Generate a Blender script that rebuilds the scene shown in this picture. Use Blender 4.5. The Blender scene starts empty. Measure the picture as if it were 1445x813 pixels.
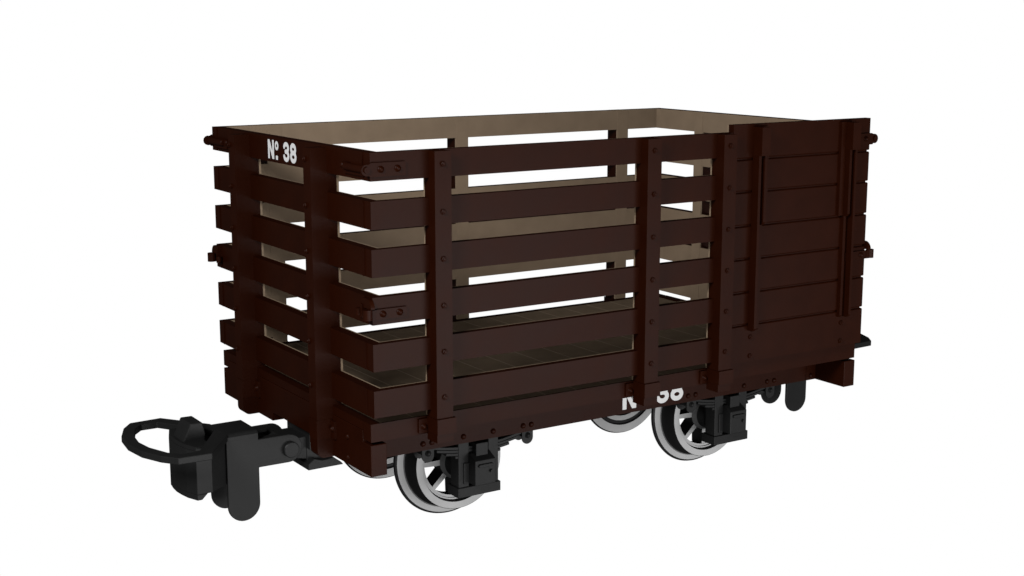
import bpy, math
from mathutils import Vector

scene = bpy.context.scene
COL = scene.collection
PI = math.pi
ZO = 1.575            # height of the body datum (top of the slats) minus the lowest flange point

# ------------------------------------------------------------------ materials
def paint(name, base, vary=0.10, gloss=0.0035, rough=0.40, scale=9.0, bump=0.0):
    """flat paint: diffuse body colour with faint unevenness and a weak, even top-coat sheen"""
    m = bpy.data.materials.new(name)
    m.use_nodes = True
    nt = m.node_tree
    for n in list(nt.nodes):
        nt.nodes.remove(n)
    N, L = nt.nodes.new, nt.links.new
    out = N('ShaderNodeOutputMaterial')
    tc = N('ShaderNodeTexCoord')
    nz = N('ShaderNodeTexNoise')
    nz.inputs['Scale'].default_value = scale
    nz.inputs['Detail'].default_value = 5.0
    L(tc.outputs['Object'], nz.inputs['Vector'])
    cr = N('ShaderNodeValToRGB')
    a, b = cr.color_ramp.elements
    a.position, b.position = 0.3, 0.7
    a.color = tuple(c * (1 - vary) for c in base) + (1,)
    b.color = tuple(c * (1 + vary) for c in base) + (1,)
    L(nz.outputs['Fac'], cr.inputs['Fac'])
    df = N('ShaderNodeBsdfDiffuse')
    L(cr.outputs['Color'], df.inputs['Color'])
    gl = N('ShaderNodeBsdfGlossy')
    gl.inputs['Color'].default_value = (gloss, gloss, gloss, 1)
    rr = N('ShaderNodeMapRange')
    rr.inputs['To Min'].default_value = rough - 0.04
    rr.inputs['To Max'].default_value = rough + 0.04
    L(nz.outputs['Fac'], rr.inputs['Value'])
    L(rr.outputs['Result'], gl.inputs['Roughness'])
    ad = N('ShaderNodeAddShader')
    L(df.outputs[0], ad.inputs[0])
    L(gl.outputs[0], ad.inputs[1])
    L(ad.outputs[0], out.inputs['Surface'])
    if bump:
        bp = N('ShaderNodeBump')
        bp.inputs['Strength'].default_value = bump
        bp.inputs['Distance'].default_value = 0.002
        L(nz.outputs['Fac'], bp.inputs['Height'])
        L(bp.outputs[0], df.inputs['Normal'])
        L(bp.outputs[0], gl.inputs['Normal'])
    return m

BROWN = paint('brown_paint', (0.0097, 0.0019, 0.0005), gloss=0.0035, rough=0.40)
TAN = paint('tan_wood', (0.154, 0.113, 0.077), vary=0.06, gloss=0.002, scale=14)
TANL = paint('tan_wood_edge', (0.185, 0.142, 0.102), vary=0.05, gloss=0.002)
BLACK = paint('black_iron', (0.0072, 0.0072, 0.0072), gloss=0.0068, rough=0.42)
STEEL = paint('bare_steel', (0.235, 0.235, 0.235), vary=0.06, gloss=0.008)
WHITE = paint('white_lettering', (0.39, 0.39, 0.39), vary=0.03, gloss=0.001, scale=30)
FLOORW = paint('floor_wood_shaded', (0.112, 0.084, 0.058), vary=0.08, gloss=0.002, scale=14)  # tan wood made darker: the shade inside the body is put into the colour
SHADE_GREY = paint('steel_shade_grey', (0.07, 0.07, 0.07), vary=0.1, gloss=0.006)  # mid grey: shading fade from light steel to black, put into the colour
MATS = [BROWN, TAN, BLACK, STEEL, WHITE, TANL, SHADE_GREY, FLOORW]
BR, TN, BK, ST, WH, TE, GR, FW = range(8)

# ------------------------------------------------------------------ mesh collector
class G:
    def __init__(s):
        s.v, s.f, s.m, s.sm = [], [], [], []

    def face(s, idx, m=0, smooth=False):
        s.f.append(tuple(idx)); s.m.append(m); s.sm.append(smooth)

    def add(s, pts, faces, m=0, smooth=False):
        o = len(s.v)
        s.v += [tuple(p) for p in pts]
        for f in faces:
            s.face([o + i for i in f], m, smooth)

    def box(s, x0, x1, y0, y1, z0, z1, m=0):
        p = [(x, y, z) for x in (x0, x1) for y in (y0, y1) for z in (z0, z1)]
        fs = [(0, 1, 3, 2), (4, 6, 7, 5), (0, 4, 5, 1), (2, 3, 7, 6), (0, 2, 6, 4), (1, 5, 7, 3)]
        s.add(p, fs, m)

    def prism(s, poly, axis, a, b, m=0, capm=None, smooth=False):
        """poly = 2-D outline; axis 'x': (y,z), 'y': (x,z), 'z': (x,y); extruded a..b"""
        def P(u, v, w):
            return {'x': (w, u, v), 'y': (u, w, v), 'z': (u, v, w)}[axis]
        n = len(poly)
        o = len(s.v)
        s.v += [P(u, v, a) for u, v in poly] + [P(u, v, b) for u, v in poly]
        for i in range(n):
            j = (i + 1) % n
            s.face((o + i, o + j, o + n + j, o + n + i), m, smooth)
        cm = m if capm is None else capm
        s.face([o + i for i in range(n)][::-1], cm)
        s.face([o + n + i for i in range(n)], cm)

    def cyl(s, axis, c, r, a, b, n=24, m=0, r2=None, bevel=0.0):
        r2 = r if r2 is None else r2
        if bevel:
            prof = [(0, a), (r - bevel, a), (r, a + bevel if b > a else a - bevel), (r2, b - bevel if b > a else b + bevel), (r2 - bevel, b), (0, b)]
        else:
            prof = [(0, a), (r, a), (r2, b), (0, b)]
        s.lathe(axis, c, prof, n, [m] * len(prof))

    def lathe(s, axis, c, prof, n=24, ms=None, smooth=False):
        """prof: list of (radius, height along axis)"""
        def P(r, h, t):
            u, v = c[0] + r * math.cos(t), c[1] + r * math.sin(t)
            return {'x': (h, u, v), 'y': (u, h, v), 'z': (u, v, h)}[axis]
        rings = []
        for r, h in prof:
            if r < 1e-6:
                rings.append([len(s.v)]); s.v.append(P(0, h, 0))
            else:
                rings.append(list(range(len(s.v), len(s.v) + n)))
                s.v += [P(r, h, 2 * PI * i / n) for i in range(n)]
        for k in range(len(prof) - 1):
            A, B = rings[k], rings[k + 1]
            mm = ms[k] if ms else 0
            for i in range(n):
                j = (i + 1) % n
                if len(A) == 1 and len(B) == 1:
                    continue
                if len(A) == 1:
                    s.face((A[0], B[i], B[j]), mm, smooth)
                elif len(B) == 1:
                    s.face((A[i], A[j], B[0]), mm, smooth)
                else:
                    s.face((A[i], A[j], B[j], B[i]), mm, smooth)

    def tf(s, fn):
        s.v = [fn(p) for p in s.v]
        return s

WORLD = {}

def obj(name, g, parent, bevel=0.0, autosmooth=False):
    """link the collected shape as ONE mesh object with its origin at its middle"""
    lo = [min(p[i] for p in g.v) for i in range(3)]
    hi = [max(p[i] for p in g.v) for i in range(3)]
    c = Vector([(a + b) / 2 for a, b in zip(lo, hi)])
    me = bpy.data.meshes.new(name)
    me.from_pydata([tuple(Vector(p) - c) for p in g.v], [], g.f)
    used = sorted(set(g.m))
    for u in used:
        me.materials.append(MATS[u])
    for p, mi, sm in zip(me.polygons, g.m, g.sm):
        p.material_index = used.index(mi)
        p.use_smooth = sm
    import bmesh
    bm = bmesh.new(); bm.from_mesh(me)
    bmesh.ops.remove_doubles(bm, verts=bm.verts, dist=1e-6)
    bmesh.ops.recalc_face_normals(bm, faces=bm.faces)
    bm.to_mesh(me); bm.free()
    o = bpy.data.objects.new(name, me)
    COL.objects.link(o)
    w = c + Vector((0, 0, ZO))
    WORLD[o.name] = w
    o.parent = parent
    o.location = w - WORLD[parent.name]
    if bevel:
        b = o.modifiers.new('bevel', 'BEVEL')
        b.width = bevel; b.segments = 2; b.limit_method = 'ANGLE'; b.angle_limit = math.radians(40)
    return o

def put(src, parent, x, y, z):
    """a copy of a part (sharing its mesh) with its middle at x, y, z"""
    o = src.copy()
    COL.objects.link(o)
    w = Vector((x, y, z + ZO))
    WORLD[o.name] = w
    o.parent = parent
    o.location = w - WORLD[parent.name]
    return o

wagon = bpy.data.objects.new('goods_wagon', None)
COL.objects.link(wagon)
WORLD[wagon.name] = Vector((0, 0, 0))
wagon['label'] = 'dark brown four-wheeled slatted railway wagon lettered N° 38 with black couplings'
wagon['category'] = 'railway wagon'

# ------------------------------------------------------------------ measures
XE, YS = 1.2452, 0.75
PITCH, SH = 0.17295, 0.10128
SLZ = [(-i * PITCH - SH, -i * PITCH) for i in range(6)]
SLC = [-i * PITCH - 0.0495 for i in range(6)]

# bolts: one mesh of each kind, later copies share it
def bolt_mesh(axis, kind):
    g = G()
    if kind == 'nut':            # hexagon nut with the bolt end showing
        g.lathe(axis, (0, 0), [(0, 0), (0.0125, 0), (0.0125, 0.002), (0.0105, 0.002), (0.0105, 0.0065), (0.0090, 0.0080), (0.006, 0.0080), (0.006, 0.0110), (0.0045, 0.0125), (0, 0.0125)], 6)
    elif kind == 'rivet':
        r = 0.0115
        g.lathe(axis, (0, 0), [(r * math.cos(t), 0.85 * r * math.sin(t)) for t in [k * PI / 12 for k in range(7)]], 20, smooth=True)
    else:                        # domed bolt on a washer
        r = 0.0095
        g.lathe(axis, (0, 0), [(0.0125, 0), (0.0125, 0.003), (r, 0.003)] + [(r * math.cos(t), 0.003 + r * math.sin(t)) for t in [k * PI / 12 for k in range(1, 7)]], 20, smooth=True)
    return g

BOLTS = {}
def bolt(parent, kind, face, x, y, z, mat=BR):
    """face: '-y', '-x' or '+x' = the way the bolt head points; x, y, z = foot of the head"""
    key = (kind, face, mat)
    ax, sg = face[1], -1 if face[0] == '-' else 1
    h = {'nut': 0.0125, 'rivet': 0.0115 * 0.85, 'dome': 0.0125}[kind] / 2
    c = [x, y, z]
    c['xyz'.index(ax)] += sg * h
    if key not in BOLTS:
        g = bolt_mesh(ax, kind)
        g.m = [mat] * len(g.m)
        i = 'xyz'.index(ax)
        def tf(p):
            p = list(p); p[i] *= sg
            return tuple(a + b for a, b in zip(p, (x, y, z)))
        BOLTS[key] = obj('bolt', g.tf(tf), parent)
        return BOLTS[key]
    return put(BOLTS[key], parent, *c)

# ------------------------------------------------------------------ lettering
def seg_d(p, a, b):
    px, py = p[0] - a[0], p[1] - a[1]
    bx, by = b[0] - a[0], b[1] - a[1]
    t = max(0, min(1, (px * bx + py * by) / max(1e-12, bx * bx + by * by)))
    return math.hypot(px - t * bx, py - t * by)

def pl_d(p, pl):
    return min(seg_d(p, pl[i], pl[i + 1]) for i in range(len(pl) - 1))

def arc(cx, cy, rx, ry, a0, a1, n=10):
    return [(cx + rx * math.cos(math.radians(a0 + (a1 - a0) * k / n)), cy + ry * math.sin(math.radians(a0 + (a1 - a0) * k / n))) for k in range(n + 1)]

def poly_d(p, poly):
    """signed distance to a convex polygon given counter-clockwise"""
    d = -1e9
    for i in range(len(poly)):
        a, b = poly[i], poly[(i + 1) % len(poly)]
        ex, ey = b[0] - a[0], b[1] - a[1]
        l = math.hypot(ex, ey)
        d = max(d, ((p[0] - a[0]) * ey - (p[1] - a[1]) * ex) / l)
    return d

T = 0.0172
H = 0.0765
def rect(u0, u1, v0, v1):
    return [(u0, v0), (u1, v0), (u1, v1), (u0, v1)]

def loop8(cx, hw, v0, v1):
    r = min(hw, (v1 - v0) / 2)
    cyt, cyb = v1 - r, v0 + r
    return arc(cx, cyt, hw, r, 0, 180) + arc(cx, cyb, hw, r, 180, 360) + [(cx + hw, cyt)]

ups = loop8(0.244, 0.0192, -0.0375, -0.0080)
los = loop8(0.244, 0.0208, -0.0695, -0.0375)
c3 = 0.178
three_u = arc(c3, -0.0227, 0.0192, 0.0147, 165, -90, 14) + [(c3 - 0.006, -0.0374)]
three_l = [(c3 - 0.006, -0.0376)] + arc(c3, -0.0533, 0.0205, 0.0160, 90, -165, 14)
GLYPHS = [
    ('painted_letter', 0.0, 0.062, lambda p: min(poly_d(p, rect(0, T, -H, 0)), poly_d(p, rect(0.060 - T, 0.060, -H, 0)),
                               poly_d(p, [(0.060 - T - 0.001, -H), (0.060, -H), (T + 0.001, 0), (0, 0)]))),
    ('painted_letter', 0.066, 0.110, lambda p: abs(math.hypot((p[0] - 0.0865) / 0.95, (p[1] + 0.0205)) - 0.0125) - 0.0058),
    ('painted_dot', 0.066, 0.110, lambda p: poly_d(p, rect(0.0765, 0.0965, -0.0765, -0.0600))),
    ('painted_digit', 0.145, 0.210, lambda p: min(pl_d(p, three_u), pl_d(p, three_l)) - T / 2),
    ('painted_digit', 0.210, 0.278, lambda p: min(pl_d(p, ups), pl_d(p, los)) - T / 2),
]

def lettering(scale):
    """flat filled outlines of N-small-o-over-a-dot 38, in (u right, v up) metres"""
    st = 0.0013
    res = []
    for name, u0, u1, fn in GLYPHS:
        pts, faces = [], []
        nu, nv = int((u1 - u0) / st) + 2, int(0.088 / st) + 2
        uu = [u0 - st / 2 + i * st for i in range(nu + 1)]
        vv = [-0.083 + j * st for j in range(nv + 1)]
        D = [[fn((u, v)) for v in vv] for u in uu]
        cache = {}
        def vid(key, p):
            if key not in cache:
                cache[key] = len(pts); pts.append((p[0] * scale, p[1] * scale))
            return cache[key]
        for i in range(nu):
            for j in range(nv):
                cs = [(i, j), (i + 1, j), (i + 1, j + 1), (i, j + 1)]
                out = []
                for k in range(4):
                    a, b = cs[k], cs[(k + 1) % 4]
                    da, db = D[a[0]][a[1]], D[b[0]][b[1]]
                    if da <= 0:
                        out.append(vid(a, (uu[a[0]], vv[a[1]])))
                    if (da <= 0) != (db <= 0):
                        t = da / (da - db)
                        key = (min(a, b), max(a, b))
                        out.append(vid(key, (uu[a[0]] + t * (uu[b[0]] - uu[a[0]]), vv[a[1]] + t * (vv[b[1]] - vv[a[1]]))))
                if len(out) >= 3:
                    faces.append(out)
        res.append((name, pts, faces))
    return res

# ------------------------------------------------------------------ body: slats
def side_slat(name, x0, x1, z0, z1, s):
    g = G()
    g.box(x0, x1, s * 0.75, s * 0.719, z0, z1, BR)
    g.box(max(x0, -1.2050), min(x1, 1.2050), s * 0.7188, s * 0.711, z0 + 0.0005, z1 - 0.0005, TN)
    return obj(name, g, wagon)

def end_slat(name, z0, z1, s):
    g = G()
    g.box(s * XE, s * 1.2056, -0.7186, 0.7186, z0, z1, BR)
    g.box(s * 1.2054, s * 1.1976, -0.7105, 0.7105, z0 + 0.0005, z1 - 0.0005, TN)
    for t in (-1, 1):
        g.box(s * (XE + 0.0040), s * (XE - 0.001), t * 0.697, t * 0.690, z0 + 0.001, z1 - 0.001, BR)
    return obj(name, g, wagon)

DOOR_X0, DOOR_X1 = 0.4413, 1.2415
end_top = None
for i, (z0, z1) in enumerate(SLZ):
    side_slat('side_slat', -XE, DOOR_X0 - 0.003, z0, z1, -1)
    side_slat('side_slat', -XE, XE, z0, z1, 1)
    a = end_slat('end_slat', z0, z1, -1)
    end_slat('end_slat', z0, z1, 1)
    if i == 0:
        end_top = a
end_top['label'] = 'top end slat with white lettering N° 38'
for name, pts, faces in lettering(1.0):
    g = G()
    g.add([(-XE - 0.0015, 0.1395 - u, -0.0125 + v) for u, v in pts], faces, WH)
    obj(name, g, end_top)

# ------------------------------------------------------------------ posts
def rounded_bottom(x_out, x_in, z0, z1, r, s):
    p = [(s * x_in, z1), (s * x_out, z1)]
    for k in range(7):
        t = math.radians(90 * k / 6)
        p.append((s * (x_out - r + r * math.cos(t)), z0 + r - r * math.sin(t)))
    p.append((s * x_in, z0))
    return p

def side_post(xc, s, bolts):
    w = 0.0345
    g = G()
    g.box(xc - w, xc + w, s * 0.7935, s * 0.7190, -1.088, -0.003, BR)
    g.box(xc - w, xc + w, s * 0.7188, s * 0.7098, -0.995, -0.006, TN)
    o = obj('side_post', g, wagon)
    # strap that holds the foot of the post to the frame
    k = G()
    k.box(xc - w - 0.004, xc + w + 0.008, s * 0.8030, s * 0.722, -1.0535, -0.9955, BR)
    for t in (s,):
        k.box(xc + t * (w + 0.002), xc + t * (w + (0.040 if t * s > 0 else 0.030)), s * 0.7265, s * 0.712, -1.0585, -1.0045, BR)
    c = obj('post_strap', k, o)
    if bolts:
        for z in SLC:
            bolt(o, 'nut', '-y', xc - 0.001, -0.7935, z)
        bolt(o, 'dome', '-y', xc - w - 0.0195, -0.7265, -1.0345)
    return o

for xc in (-0.9735, -0.0050, 0.3895):
    side_post(xc, -1, True)
for xc in (-0.9705, 0.0040, 0.9760):
    side_post(xc, 1, False)

def end_post(s, t):
    y0, y1 = t * 0.336, t * 0.399
    g = G()
    g.prism(rounded_bottom(1.3118, 1.2056, -1.199, -0.0065, 0.030, s), 'y', y0, y1, BR)
    g.box(s * 1.2054, s * 1.1964, y0, y1, -0.995, -0.008, TN)
    o = obj('end_post', g, wagon)
    k = G()
    yc = t * 0.3675
    k.box(s * 1.3138, s * 1.2465, yc - 0.0335, yc + 0.0335, -1.125, -1.047, BR)
    for q in (-1, 1):
        k.box(s * 1.2555, s * 1.240, yc + q * 0.033, yc + q * 0.063, -1.1235, -1.0535, BR)
    obj('post_strap', k, o)
    fx = '-x' if s < 0 else '+x'
    if s < 0:
        for z in SLC:
            bolt(o, 'nut', fx, s * 1.3118, yc + 0.012, z)
        for q in (-1, 1):
            bolt(o, 'dome', fx, s * 1.2555, yc + q * 0.052, -1.082)
    return o

for s in (-1, 1):
    for t in (-1, 1):
        end_post(s, t)

# ------------------------------------------------------------------ floor and frame
g = G()
n = 16
for k in range(n):
    a = -1.2 + 2.4 * k / n
    g.box(a + 0.004, a + 2.4 / n - 0.004, -0.7085, 0.7085, -1.040, -1.004, FW)
    if k:
        g.box(a - 0.0038, a + 0.0038, -0.7083, 0.7083, -1.040, -1.0045, TE)
obj('floor', g, wagon)

for s in (-1, 1):
    g = G()
    g.box(-1.2440, 1.2405, s * 0.7175, s * 0.7092, -1.0653, -0.9970, BR)
    g.box(-1.2441, 1.2406, s * 0.7090, s * 0.657, -1.0653, -1.0415, BR)
    for e in (-1, 1):
        g.box(e * (1.2441 if e < 0 else 1.2406), e * 1.2010, s * 0.7090, s * 0.657, -1.0412, -0.9972, BR)
    obj('bottom_rail', g, wagon)
for s in (-1, 1):
    g = G()
    g.box(s * 1.2445, s * 1.2010, -0.6545, 0.6545, -1.0300, -0.9975, BR)
    obj('end_rail', g, wagon)
    # headstock with a notch for the coupling
    h = G()
    h.prism([(-0.7175, -1.0770), (-0.7175, -1.1975), (-0.183, -1.1975), (-0.183, -1.162), (0.183, -1.162),
             (0.183, -1.1975), (0.7175, -1.1975), (0.7175, -1.0770), (0.6530, -1.0770), (0.6530, -1.0325), (-0.6530, -1.0325), (-0.6530, -1.0770)],
            'x', s * 1.2452, s * 1.1795, BR)
    o = obj('headstock', h, wagon, bevel=0.002)
    fx = '-x' if s < 0 else '+x'
    if s < 0:
        for t in (-1, 1):
            for z in (-1.0875, -1.1690):
                bolt(o, 'rivet', fx, s * 1.2452, t * 0.527, z)

for s in (-1, 1):
    g = G()
    g.box(-1.178, 1.116, s * 0.538, s * 0.470, -1.1945, -1.0660, BR)
    sb = obj('solebar', g, wagon)
    k = G()
    k.box(1.1185, 1.178, s * 0.538, s * 0.500, -1.1960, -1.0665, BR)
    kb = obj('corner_bracket', k, sb)
    if s < 0:
        sb['label'] = 'solebar with white lettering N° 38 below the bottom rail'
        for x in (-0.9274, -0.8874, -0.7433, -0.6041, -0.4603, -0.4205, 0.4077, 0.4496, 0.5920, 0.7333, 0.8736, 0.9162):
            bolt(sb, 'rivet', '-y', x, -0.538, -1.1666)
        bolt(sb, 'rivet', '-y', 1.1470, -0.538, -1.1757)
        for name, pts, faces in lettering(1.216):
            L = G()
            if name == 'painted_dot':          # mostly behind the post foot
                pts = [(u + 0.007, v + 0.007) for u, v in pts]
            L.add([(0.0462 + u, -0.5395, -1.0835 + v) for u, v in pts], faces, WH)
            obj(name, L, sb)

# ------------------------------------------------------------------ door
g = G()
zb = [0.0315, -0.1139, -0.2516, -0.3961, -0.5384, -0.6824, -0.8250, -0.9880]
for k in range(7):
    t, b = zb[k], zb[k + 1]
    if k: t -= 0.0035
    if k < 6: b += 0.0035
    ch = 0.004
    pf = [(-0.7185, t), (-0.75 + ch, t), (-0.75, t - (ch if k else 0.0)), (-0.75, b + (ch if k < 6 else 0.0)), (-0.75 + ch, b), (-0.7185, b)]
    if k == 0:
        pf.pop(1)
    if k == 6:
        pf.pop(4 if k else 3)
    g.prism(pf, 'x', DOOR_X0, DOOR_X1, BR)
g.box(DOOR_X0 + 0.004, DOOR_X1 - 0.006, -0.7415, -0.7175, -0.985, 0.028, BR)
g.box(DOOR_X0 + 0.001, DOOR_X1 - 0.001, -0.7172, -0.7095, -0.985, 0.0305, TN)
door = obj('door', g, wagon)
for side in (0, 1):
    def X(a, side=side):
        return a if side == 0 else (0.5513 + 1.1283) - a
    def bx(gg, a, b, y0, y1, z0, z1):
        x0, x1 = sorted((X(a), X(b)))
        gg.box(x0, x1, y0, y1, z0, z1, BR)
    def fl(gg, a, b, yf, z0, z1, c):
        """flange of the channel with a chamfered foot"""
        x0, x1 = sorted((X(a), X(b)))
        gg.prism([(-0.7495, z1), (yf, z1), (yf, z0 + c), (yf + c, z0), (-0.7495, z0)], 'x', x0, x1, BR)
    r = G()
    fl(r, 0.5513, 0.5648, -0.7893, -0.8500, 0.010, 0.012)
    fl(r, 0.5842, 0.5980, -0.7893, -0.3930, 0.010, 0.012)
    fl(r, 0.5842, 0.5980, -0.7680, -0.8500, -0.3935, 0.008)
    bx(r, 0.5649, 0.5841, -0.7540, -0.7495, -0.846, 0.008)
    ch = obj('door_channel', r, door)
    b = G()
    bx(b, 0.5508, 0.5985, -0.8050, -0.7493, -0.0985, 0.0200)
    obj('channel_block', b, door)
    p = G()
    bx(p, 0.5990, 0.6270, -0.7645, -0.7493, -0.3905, 0.0215)
    obj('guide_strip', p, door)
    for z in (-0.8806, -0.9640):
        bolt(door, 'nut', '-y', X(0.5675) if side == 0 else 1.1095, -0.75, z)

# ------------------------------------------------------------------ corner ironwork
def corner_hinge(sx, sy):
    g = G()
    p = [(-1.107, -0.035), (-1.107, -0.085), (-1.249, -0.085)]
    for k in range(9):
        t = math.radians(-70 - 220 * k / 8)
        p.append((-1.2630 + 0.0210 * math.cos(t), -0.0600 + 0.0210 * math.sin(t)))
    p.append((-1.246, -0.035))
    g.prism(p, 'y', -0.7595, -0.7485, BR)
    g.cyl('y', (-1.2640, -0.0595), 0.0115, -0.7665, -0.752, 20, BR)
    g.tf(lambda q: (-sx * q[0], -sy * q[1], q[2]))
    o = obj('corner_hinge', g, wagon)
    r = G()
    r.cyl('y', (-1.2600, -0.0590), 0.0140, -0.7484, -0.585, 20, BR, bevel=0.004)
    r.tf(lambda q: (-sx * q[0], -sy * q[1], q[2]))
    obj('hinge_rod', r, o)
    b = G()
    b.box(-1.2560, -1.2440, -0.712, -0.560, -0.0850, -0.0740, BR)
    b.box(-1.2580, -1.2440, -0.600, -0.545, -0.0740, -0.0440, BR)
    b.tf(lambda q: (-sx * q[0], -sy * q[1], q[2]))
    obj('rod_bracket', b, o)
    if sy < 0:
        for x in (-1.2077, -1.1400):
            bolt(o, 'dome', '-y', -sx * x, -0.7595, -0.0588)
    if sx < 0:
        for y in (0.556, 0.525) if sy > 0 else (0.558,):
            bolt(o, 'rivet', '-x', -1.2580 if y > 0.54 else -1.2455, sy * y, -0.0560)
    return o

def corner_latch(sx, sy):
    T_ = lambda q: (-sx * q[0], -sy * q[1], q[2])
    g = G()
    g.box(-1.2410, -1.1095, -0.7595, -0.7485, -0.5985, -0.5615, BR)
    o = obj('corner_latch', g.tf(T_), wagon)
    b = G()
    b.box(-1.2680, -1.2411, -0.7620, -0.7490, -0.5980, -0.5620, BR)
    b.cyl('z', (-1.2680, -0.7560), 0.0175, -0.5965, -0.5585, 20, BR)
    obj('latch_barrel', b.tf(T_), o)
    h = G()                       # arched staple round the barrel
    out = [(-0.7000, -0.5575), (-0.7000, -0.5220)]
    for k in range(9):
        t = math.radians(90 + 90 * k / 8)
        out.append((-0.7360 + 0.0330 * math.cos(t), -0.5575 + 0.0355 * math.sin(t)))
    h.prism(out, 'x', -1.2610, -1.2446, BR)
    obj('latch_staple', h.tf(T_), o)
    k = G()
    k.cyl('z', (-1.2640, -0.6770), 0.0105, -0.5890, -0.5640, 16, BR)
    k.box(-1.2650, -1.2440, -0.7080, -0.6920, -0.5960, -0.5450, BR)
    obj('latch_hook', k.tf(T_), o)
    if sy < 0:
        for x in (-1.2077, -1.1400):
            bolt(o, 'dome', '-y', -sx * x, -0.7595, -0.5793)
    return o

for sx in (-1, 1):
    for sy in (-1, 1):
        corner_hinge(sx, sy)
        corner_latch(sx, sy)

# ------------------------------------------------------------------ running gear
WX, WZ = 0.6675, -1.3249
def wheel(xc, s):
    """s = -1 near side, +1 far side; profile heights are distances from the middle of the track"""
    c = (xc, WZ)
    h = lambda v: s * v
    prof = [(0.1660, 0.3560), (0.1720, 0.3745), (0.2000, 0.3745), (0.2020, 0.3730), (0.2060, 0.3140), (0.2085, 0.3020), (0.2120, 0.2960), (0.2165, 0.2930),
            (0.2405, 0.2850), (0.2480, 0.2800), (0.2502, 0.2730), (0.2480, 0.2660), (0.2440, 0.2620), (0.2060, 0.2600), (0.2000, 0.2690), (0.1890, 0.2690), (0.1840, 0.2640), (0.1600, 0.2640), (0.1600, 0.3560), (0.1660, 0.3560)]
    ms = [BK, ST, BK, BK, BK, BK, GR, ST, BK, BK, BK, BK, ST, BK, BK, BK, ST, BK, ST]  # grey ring at the flange root is a painted step of shading
    g = G()
    g.lathe('y', c, [(r, h(a)) for r, a in prof], 96, ms)
    # smooth the round faces, keep the flat rings crisp
    t = obj('wheel', g, wagon)
    for p in t.data.polygons:
        p.use_smooth = True
    t.data.set_sharp_from_angle(angle=math.radians(28))
    k = G()
    # rim inside the tyre
    k.lathe('y', c, [(0.1603, h(0.349)), (0.1603, h(0.300)), (0.1490, h(0.300)), (0.1490, h(0.349)), (0.1603, h(0.349))], 96, [BK, BK, BK, ST])
    for q in range(8):
        a = 2 * PI * q / 8
        ca, sa = math.cos(a), math.sin(a)
        w0, w1 = 0.0125, 0.0095
        yb = 0.275
        def pt(r, w, y):
            return (xc + r * ca - w * sa, h(y), WZ + r * sa + w * ca)
        v = [pt(0.060, -w0, 0.352), pt(0.060, w0, 0.352), pt(0.1535, w1, 0.346), pt(0.1535, -w1, 0.346),
             pt(0.045, -w0, yb), pt(0.045, w0, yb), pt(0.1535, w1, yb), pt(0.1535, -w1, yb)]
        o = len(k.v)
        k.v += v
        for f, m in (((0, 1, 2, 3), ST), ((4, 7, 6, 5), ST), ((0, 4, 5, 1), BK), ((1, 5, 6, 2), BK), ((2, 6, 7, 3), BK), ((3, 7, 4, 0), BK)):
            k.face([o + i for i in f], m)
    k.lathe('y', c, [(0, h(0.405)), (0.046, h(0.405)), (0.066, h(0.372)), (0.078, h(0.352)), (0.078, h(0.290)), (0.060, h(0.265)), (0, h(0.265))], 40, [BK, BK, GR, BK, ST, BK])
    obj('wheel_centre', k, t)
    return t

for xc in (-WX, WX):
    for s in (-1, 1):
        wheel(xc, s)
    g = G()
    g.cyl('y', (xc, WZ), 0.028, -0.50, 0.50, 24, BK)
    obj('axle', g, wagon)

def rrect(x0, x1, z0, z1, r, n=5):
    p = []
    for cx, cz, a0 in ((x1 - r, z1 - r, 0), (x0 + r, z1 - r, 90), (x0 + r, z0 + r, 180), (x1 - r, z0 + r, 270)):
        for k in range(n + 1):
            t = math.radians(a0 + 90 * k / n)
            p.append((cx + r * math.cos(t), cz + r * math.sin(t)))
    return p

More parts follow.
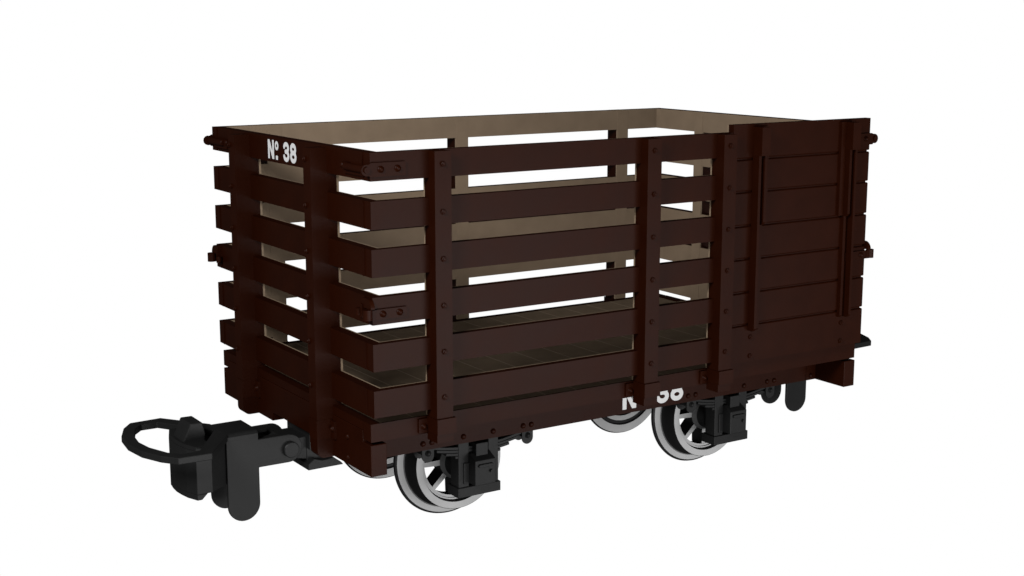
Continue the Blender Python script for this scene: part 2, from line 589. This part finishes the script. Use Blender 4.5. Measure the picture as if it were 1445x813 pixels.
def gear(xc, s):
    Y = lambda q: (q[0], -s * q[1], q[2])          # written for the near side (s = -1)
    g = G()
    for a, b in ((-0.0935, -0.0455), (0.0475, 0.0935)):
        g.box(xc + a, xc + b, -0.5285, -0.465, -1.3815, -1.150, BK)
    g.box(xc - 0.100, xc + 0.100, -0.5360, -0.450, -1.4215, -1.3812, BK)
    g.box(xc - 0.0715, xc - 0.0470, -0.5345, -0.5200, -1.3680, -1.2800, BK)
    obj('axle_guard', g.tf(Y), wagon, bevel=0.002)
    b = G()
    b.prism([(-0.5820, -1.3670), (-0.5820, -1.2640), (-0.5380, -1.2420), (-0.400, -1.2420), (-0.400, -1.3670)], 'x', xc - 0.0475, xc + 0.0475, BK)
    ab = obj('axlebox', b.tf(Y), wagon, bevel=0.003)
    k = G()
    k.prism(rrect(xc - 0.034, xc + 0.034, -1.2925, -1.2790, 0.0065), 'y', -0.5900, -0.580, BK)
    obj('lid_handle', k.tf(Y), ab, bevel=0.002)
    k = G()
    k.cyl('y', (xc + 0.026, -1.3127), 0.0075, -0.5920, -0.580, 14, BK)
    obj('lid_catch', k.tf(Y), ab)
    # leaf spring: four leaves, the longest on top
    l = G()
    def zc(u):                                     # sag of the top leaf
        return -1.2165 + 0.030 * (u / 0.234) ** 2
    for q in range(4):
        half = 0.232 - 0.042 * q
        top, bot = [], []
        for i in range(17):
            u = -half + 2 * half * i / 16
            zz = zc(u) - q * 0.0125
            top.append((xc + u, zz)); bot.append((xc + u, zz - 0.0095))
        l.prism(top + bot[::-1], 'y', -0.5260, -0.4700, BK)
    sp = obj('leaf_spring', l.tf(Y), wagon)
    k = G()
    k.box(xc - 0.0275, xc + 0.0275, -0.5560, -0.4600, -1.2600, -1.2000, BK)
    obj('spring_buckle', k.tf(Y), sp, bevel=0.002)
    for t in (-1, 1):
        k = G()
        cx = xc + t * 0.2337
        p = [(cx + 0.0265, -1.170), (cx + 0.0265, -1.2225)]
        for q in range(1, 12):
            a = math.radians(-180 * q / 12)
            p.append((cx + 0.0265 * math.cos(a), -1.2225 + 0.0265 * math.sin(a)))
        p += [(cx - 0.0265, -1.2225), (cx - 0.0265, -1.170)]
        k.prism(p, 'y', -0.5315, -0.5265, BK)
        k.prism(p, 'y', -0.4690, -0.4600, BK)
        k.box(cx - 0.018, cx + 0.018, -0.5266, -0.4689, -1.220, -1.180, BK)
        obj('spring_hanger', k.tf(Y), sp)
        if s < 0:
            bolt(sp, 'dome', '-y', cx, -0.5315, -1.2120, BK)

for xc in (-WX, WX):
    for s in (-1, 1):
        gear(xc, s)

# ------------------------------------------------------------------ couplings
def coupling(s):
    R = lambda q: (q[0], q[1], q[2]) if s < 0 else (-q[0], -q[1], q[2])
    # channel-shaped draw bar: two side plates with hanging weights, joined by a top plate
    def sideplate():
        p = [(-1.562, -1.150), (-1.562, -1.4380)]
        for k in range(1, 16):
            t = math.radians(180 + 180 * k / 16)
            p.append((-1.4945 + 0.0675 * math.cos(t), -1.4380 + 0.0675 * math.sin(t)))
        p += [(-1.427, -1.4380), (-1.427, -1.2950), (-1.298, -1.2955)]
        for k in range(1, 14):
            t = math.radians(-90 + 180 * k / 14)
            p.append((-1.298 + 0.0585 * math.cos(t), -1.2370 + 0.0585 * math.sin(t)))
        p += [(-1.298, -1.1785), (-1.427, -1.1785), (-1.427, -1.150)]
        return p
    g = G()
    top = []
    for sg in (-1, 1):
        g.prism(sideplate(), 'y', sg * 0.0960, sg * 0.0830, BK)
    pr = []
    for k in range(7):
        t = math.radians(90 * k / 6)
        pr.append((0.0760 + 0.0202 * math.cos(t), -1.1600 + 0.0202 * math.sin(t)))
    pr = [(0.0962, -1.170)] + pr + [(-u, v) for u, v in pr[::-1]] + [(-0.0962, -1.170)]
    g.prism(pr, 'x', -1.5622, -1.4268, BK, smooth=False)
    for sg in (-1, 1):
        g.prism([(-1.427, -1.183), (-1.330, -1.183), (-1.330, -1.197), (-1.427, -1.197)], 'y', sg * 0.083, sg * 0.045, BK)
    g.box(-1.428, -1.395, -0.0829, 0.0829, -1.205, -1.186, BK)
    root = obj('coupling', g.tf(R), wagon, bevel=0.0025)
    # loop
    outer = [(-1.922, 0), (-1.908, 0.120), (-1.868, 0.218), (-1.822, 0.280), (-1.692, 0.287), (-1.553, 0.093), (-1.545, 0)]
    inner = [(-1.877, 0), (-1.866, 0.088), (-1.830, 0.188), (-1.790, 0.236), (-1.724, 0.236), (-1.635, 0.098), (-1.573, 0)]
    O = outer + [(x, -y) for x, y in outer[-2:0:-1]]
    I = inner + [(x, -y) for x, y in inner[-2:0:-1]]
    l = G()
    n = len(O)
    zt, zb_ = -1.1402, -1.1672
    l.v += [(x, y, zt) for x, y in O] + [(x, y, zt) for x, y in I] + [(x, y, zb_) for x, y in O] + [(x, y, zb_) for x, y in I]
    for i in range(n):
        j = (i + 1) % n
        l.face((i, j, n + j, n + i), BK)
        l.face((2 * n + i, 3 * n + i, 3 * n + j, 2 * n + j), BK)
        l.face((i, 2 * n + i, 2 * n + j, j), BK)
        l.face((n + i, n + j, 3 * n + j, 3 * n + i), BK)
    obj('coupling_loop', l.tf(R), root, bevel=0.003)
    # buffing head
    b = G()
    half = [(-1.738, 0.0), (-1.735, 0.045), (-1.727, 0.095), (-1.707, 0.150), (-1.645, 0.150), (-1.560, 0.082), (-1.480, 0.082)]
    plan = half + [(x, -y) for x, y in half[::-1][:-1]]
    front = [(-1.738, 0.0), (-1.735, 0.045), (-1.727, 0.095), (-1.707, 0.150), (-1.686, 0.150), (-1.686, 0.0)]
    b.prism(plan, 'z', -1.3430, -1.1680, BK)
    fr = [p for p in half[:4]] + [(-1.688, 0.150)]
    pf = fr + [(x, -y) for x, y in fr[::-1][:-1]]
    up = [p for p in half[:4]] + [(-1.664, 0.150)]
    up = up + [(x, -y) for x, y in up[::-1][:-1]]
    m_ = len(pf)
    b.add([(x, y, -1.3660) for x, y in pf] + [(x, y, -1.3432) for x, y in up],
          [tuple(range(m_)), tuple(range(m_, 2 * m_))] + [(i, (i + 1) % m_, m_ + (i + 1) % m_, m_ + i) for i in range(m_)], BK)
    pf2 = [(x + 0.001, y * 0.99) for x, y in half[:4]] + [(-1.640, 0.149)]
    pf2 = pf2 + [(x, -y) for x, y in pf2[::-1][:-1]]
    b.prism(pf2, 'z', -1.1680, -1.1520, BK)
    obj('buffer_head', b.tf(R), root, bevel=0.002)
    h = G()
    h.prism([(-1.730, -1.1725), (-1.690, -1.0830), (-1.6420, -1.0840), (-1.6300, -1.1300), (-1.637, -1.1730)], 'y', -0.057, 0.057, BK)
    obj('coupling_hook', h.tf(R), root, bevel=0.004)
    p = G()
    p.cyl('y', (-1.2930, -1.2400), 0.0325, -0.116, 0.116, 28, BK, bevel=0.003)
    obj('coupling_pin', p.tf(R), root)
    m = G()
    m.box(-1.2130, -1.1930, -0.110, 0.110, -1.255, -1.1690, BK)
    m.prism([(-1.300, -1.205), (-1.2131, -1.205), (-1.2131, -1.300), (-1.285, -1.285), (-1.325, -1.240)], 'y', -0.079, 0.079, BK)
    m.prism([(-1.2233, -1.3385), (-1.2226, -1.3146), (-1.1960, -1.2945), (-1.1600, -1.3060), (-1.1350, -1.3050), (-1.1100, -1.3000), (-1.0750, -1.3270), (-1.0670, -1.3380)], 'y', -0.115, 0.115, BK)
    m.prism([(-1.2131, -1.255), (-1.2131, -1.306), (-1.1300, -1.306), (-1.1300, -1.150), (-1.1930, -1.150)], 'y', -0.080, 0.080, BK)
    obj('coupling_mount', m.tf(R), root, bevel=0.002)
    return root

coupling(-1)
coupling(1)

# ------------------------------------------------------------------ camera
cam = bpy.data.cameras.new('camera')
co = bpy.data.objects.new('camera', cam)
COL.objects.link(co)
co.location = (-3.54262, -5.23163, 0.46042 + ZO)
co.rotation_euler = (math.radians(90 - 10.6503), math.radians(0.0), math.radians(57.1661 - 90))
cam.lens = 2015.16 / 1445 * 36
cam.sensor_width = 36
cam.clip_end = 500
scene.camera = co

# ------------------------------------------------------------------ light: white world, dimmed overhead and sideways to shape the light, two soft boxes
w = bpy.data.worlds.new('World')
scene.world = w
w.use_nodes = True
nt = w.node_tree
bg = nt.nodes['Background']
tc = nt.nodes.new('ShaderNodeTexCoord')
sep = nt.nodes.new('ShaderNodeSeparateXYZ')
mr = nt.nodes.new('ShaderNodeMapRange')
mr.interpolation_type = 'SMOOTHSTEP'
mr.inputs['From Min'].default_value = 0.16
mr.inputs['From Max'].default_value = 0.55
mr.inputs['To Min'].default_value = 1.0
mr.inputs['To Max'].default_value = 0.30
nt.links.new(tc.outputs['Generated'], sep.inputs[0])
nt.links.new(sep.outputs['Z'], mr.inputs['Value'])
dot = nt.nodes.new('ShaderNodeVectorMath')
dot.operation = 'DOT_PRODUCT'
dot.inputs[1].default_value = (0.542, 0.840, 0.0)       # white world behind the wagon, dimmed elsewhere to shape the light
nt.links.new(tc.outputs['Generated'], dot.inputs[0])
m2 = nt.nodes.new('ShaderNodeMapRange')
m2.interpolation_type = 'SMOOTHSTEP'
m2.inputs['From Min'].default_value = 0.40
m2.inputs['From Max'].default_value = 0.64
m2.inputs['To Min'].default_value = 0.40
m2.inputs['To Max'].default_value = 1.0
nt.links.new(dot.outputs['Value'], m2.inputs['Value'])
mul = nt.nodes.new('ShaderNodeMath')
mul.operation = 'MULTIPLY'
nt.links.new(mr.outputs['Result'], mul.inputs[0])
nt.links.new(m2.outputs['Result'], mul.inputs[1])
nt.links.new(mul.outputs[0], bg.inputs['Strength'])
bg.inputs['Color'].default_value = (1, 1, 1, 1)

la = bpy.data.lights.new('soft_box', 'AREA')
la.shape = 'RECTANGLE'
la.size, la.size_y = 8.2, 2.6
la.energy = 630
lo = bpy.data.objects.new('soft_box', la)
COL.objects.link(lo)
lo.location = (0.4, -6.4, -0.45)
lo.rotation_euler = (Vector((0.1, -0.4, 0.8)) - lo.location).to_track_quat('-Z', 'Y').to_euler()

lb = bpy.data.lights.new('side_soft_box', 'AREA')
lb.shape = 'RECTANGLE'
lb.size, lb.size_y = 1.8, 1.8
lb.energy = 620
l2 = bpy.data.objects.new('side_soft_box', lb)
COL.objects.link(l2)
l2.location = (-5.6, -3.4, 4.2)
l2.rotation_euler = (Vector((0.5, 0.0, 1.1)) - l2.location).to_track_quat('-Z', 'Y').to_euler()

scene.view_settings.view_transform = 'Standard'
scene.view_settings.look = 'None'
scene.view_settings.exposure = 0
scene.view_settings.gamma = 1
scene.render.film_transparent = False
scene.cycles.max_bounces = 6
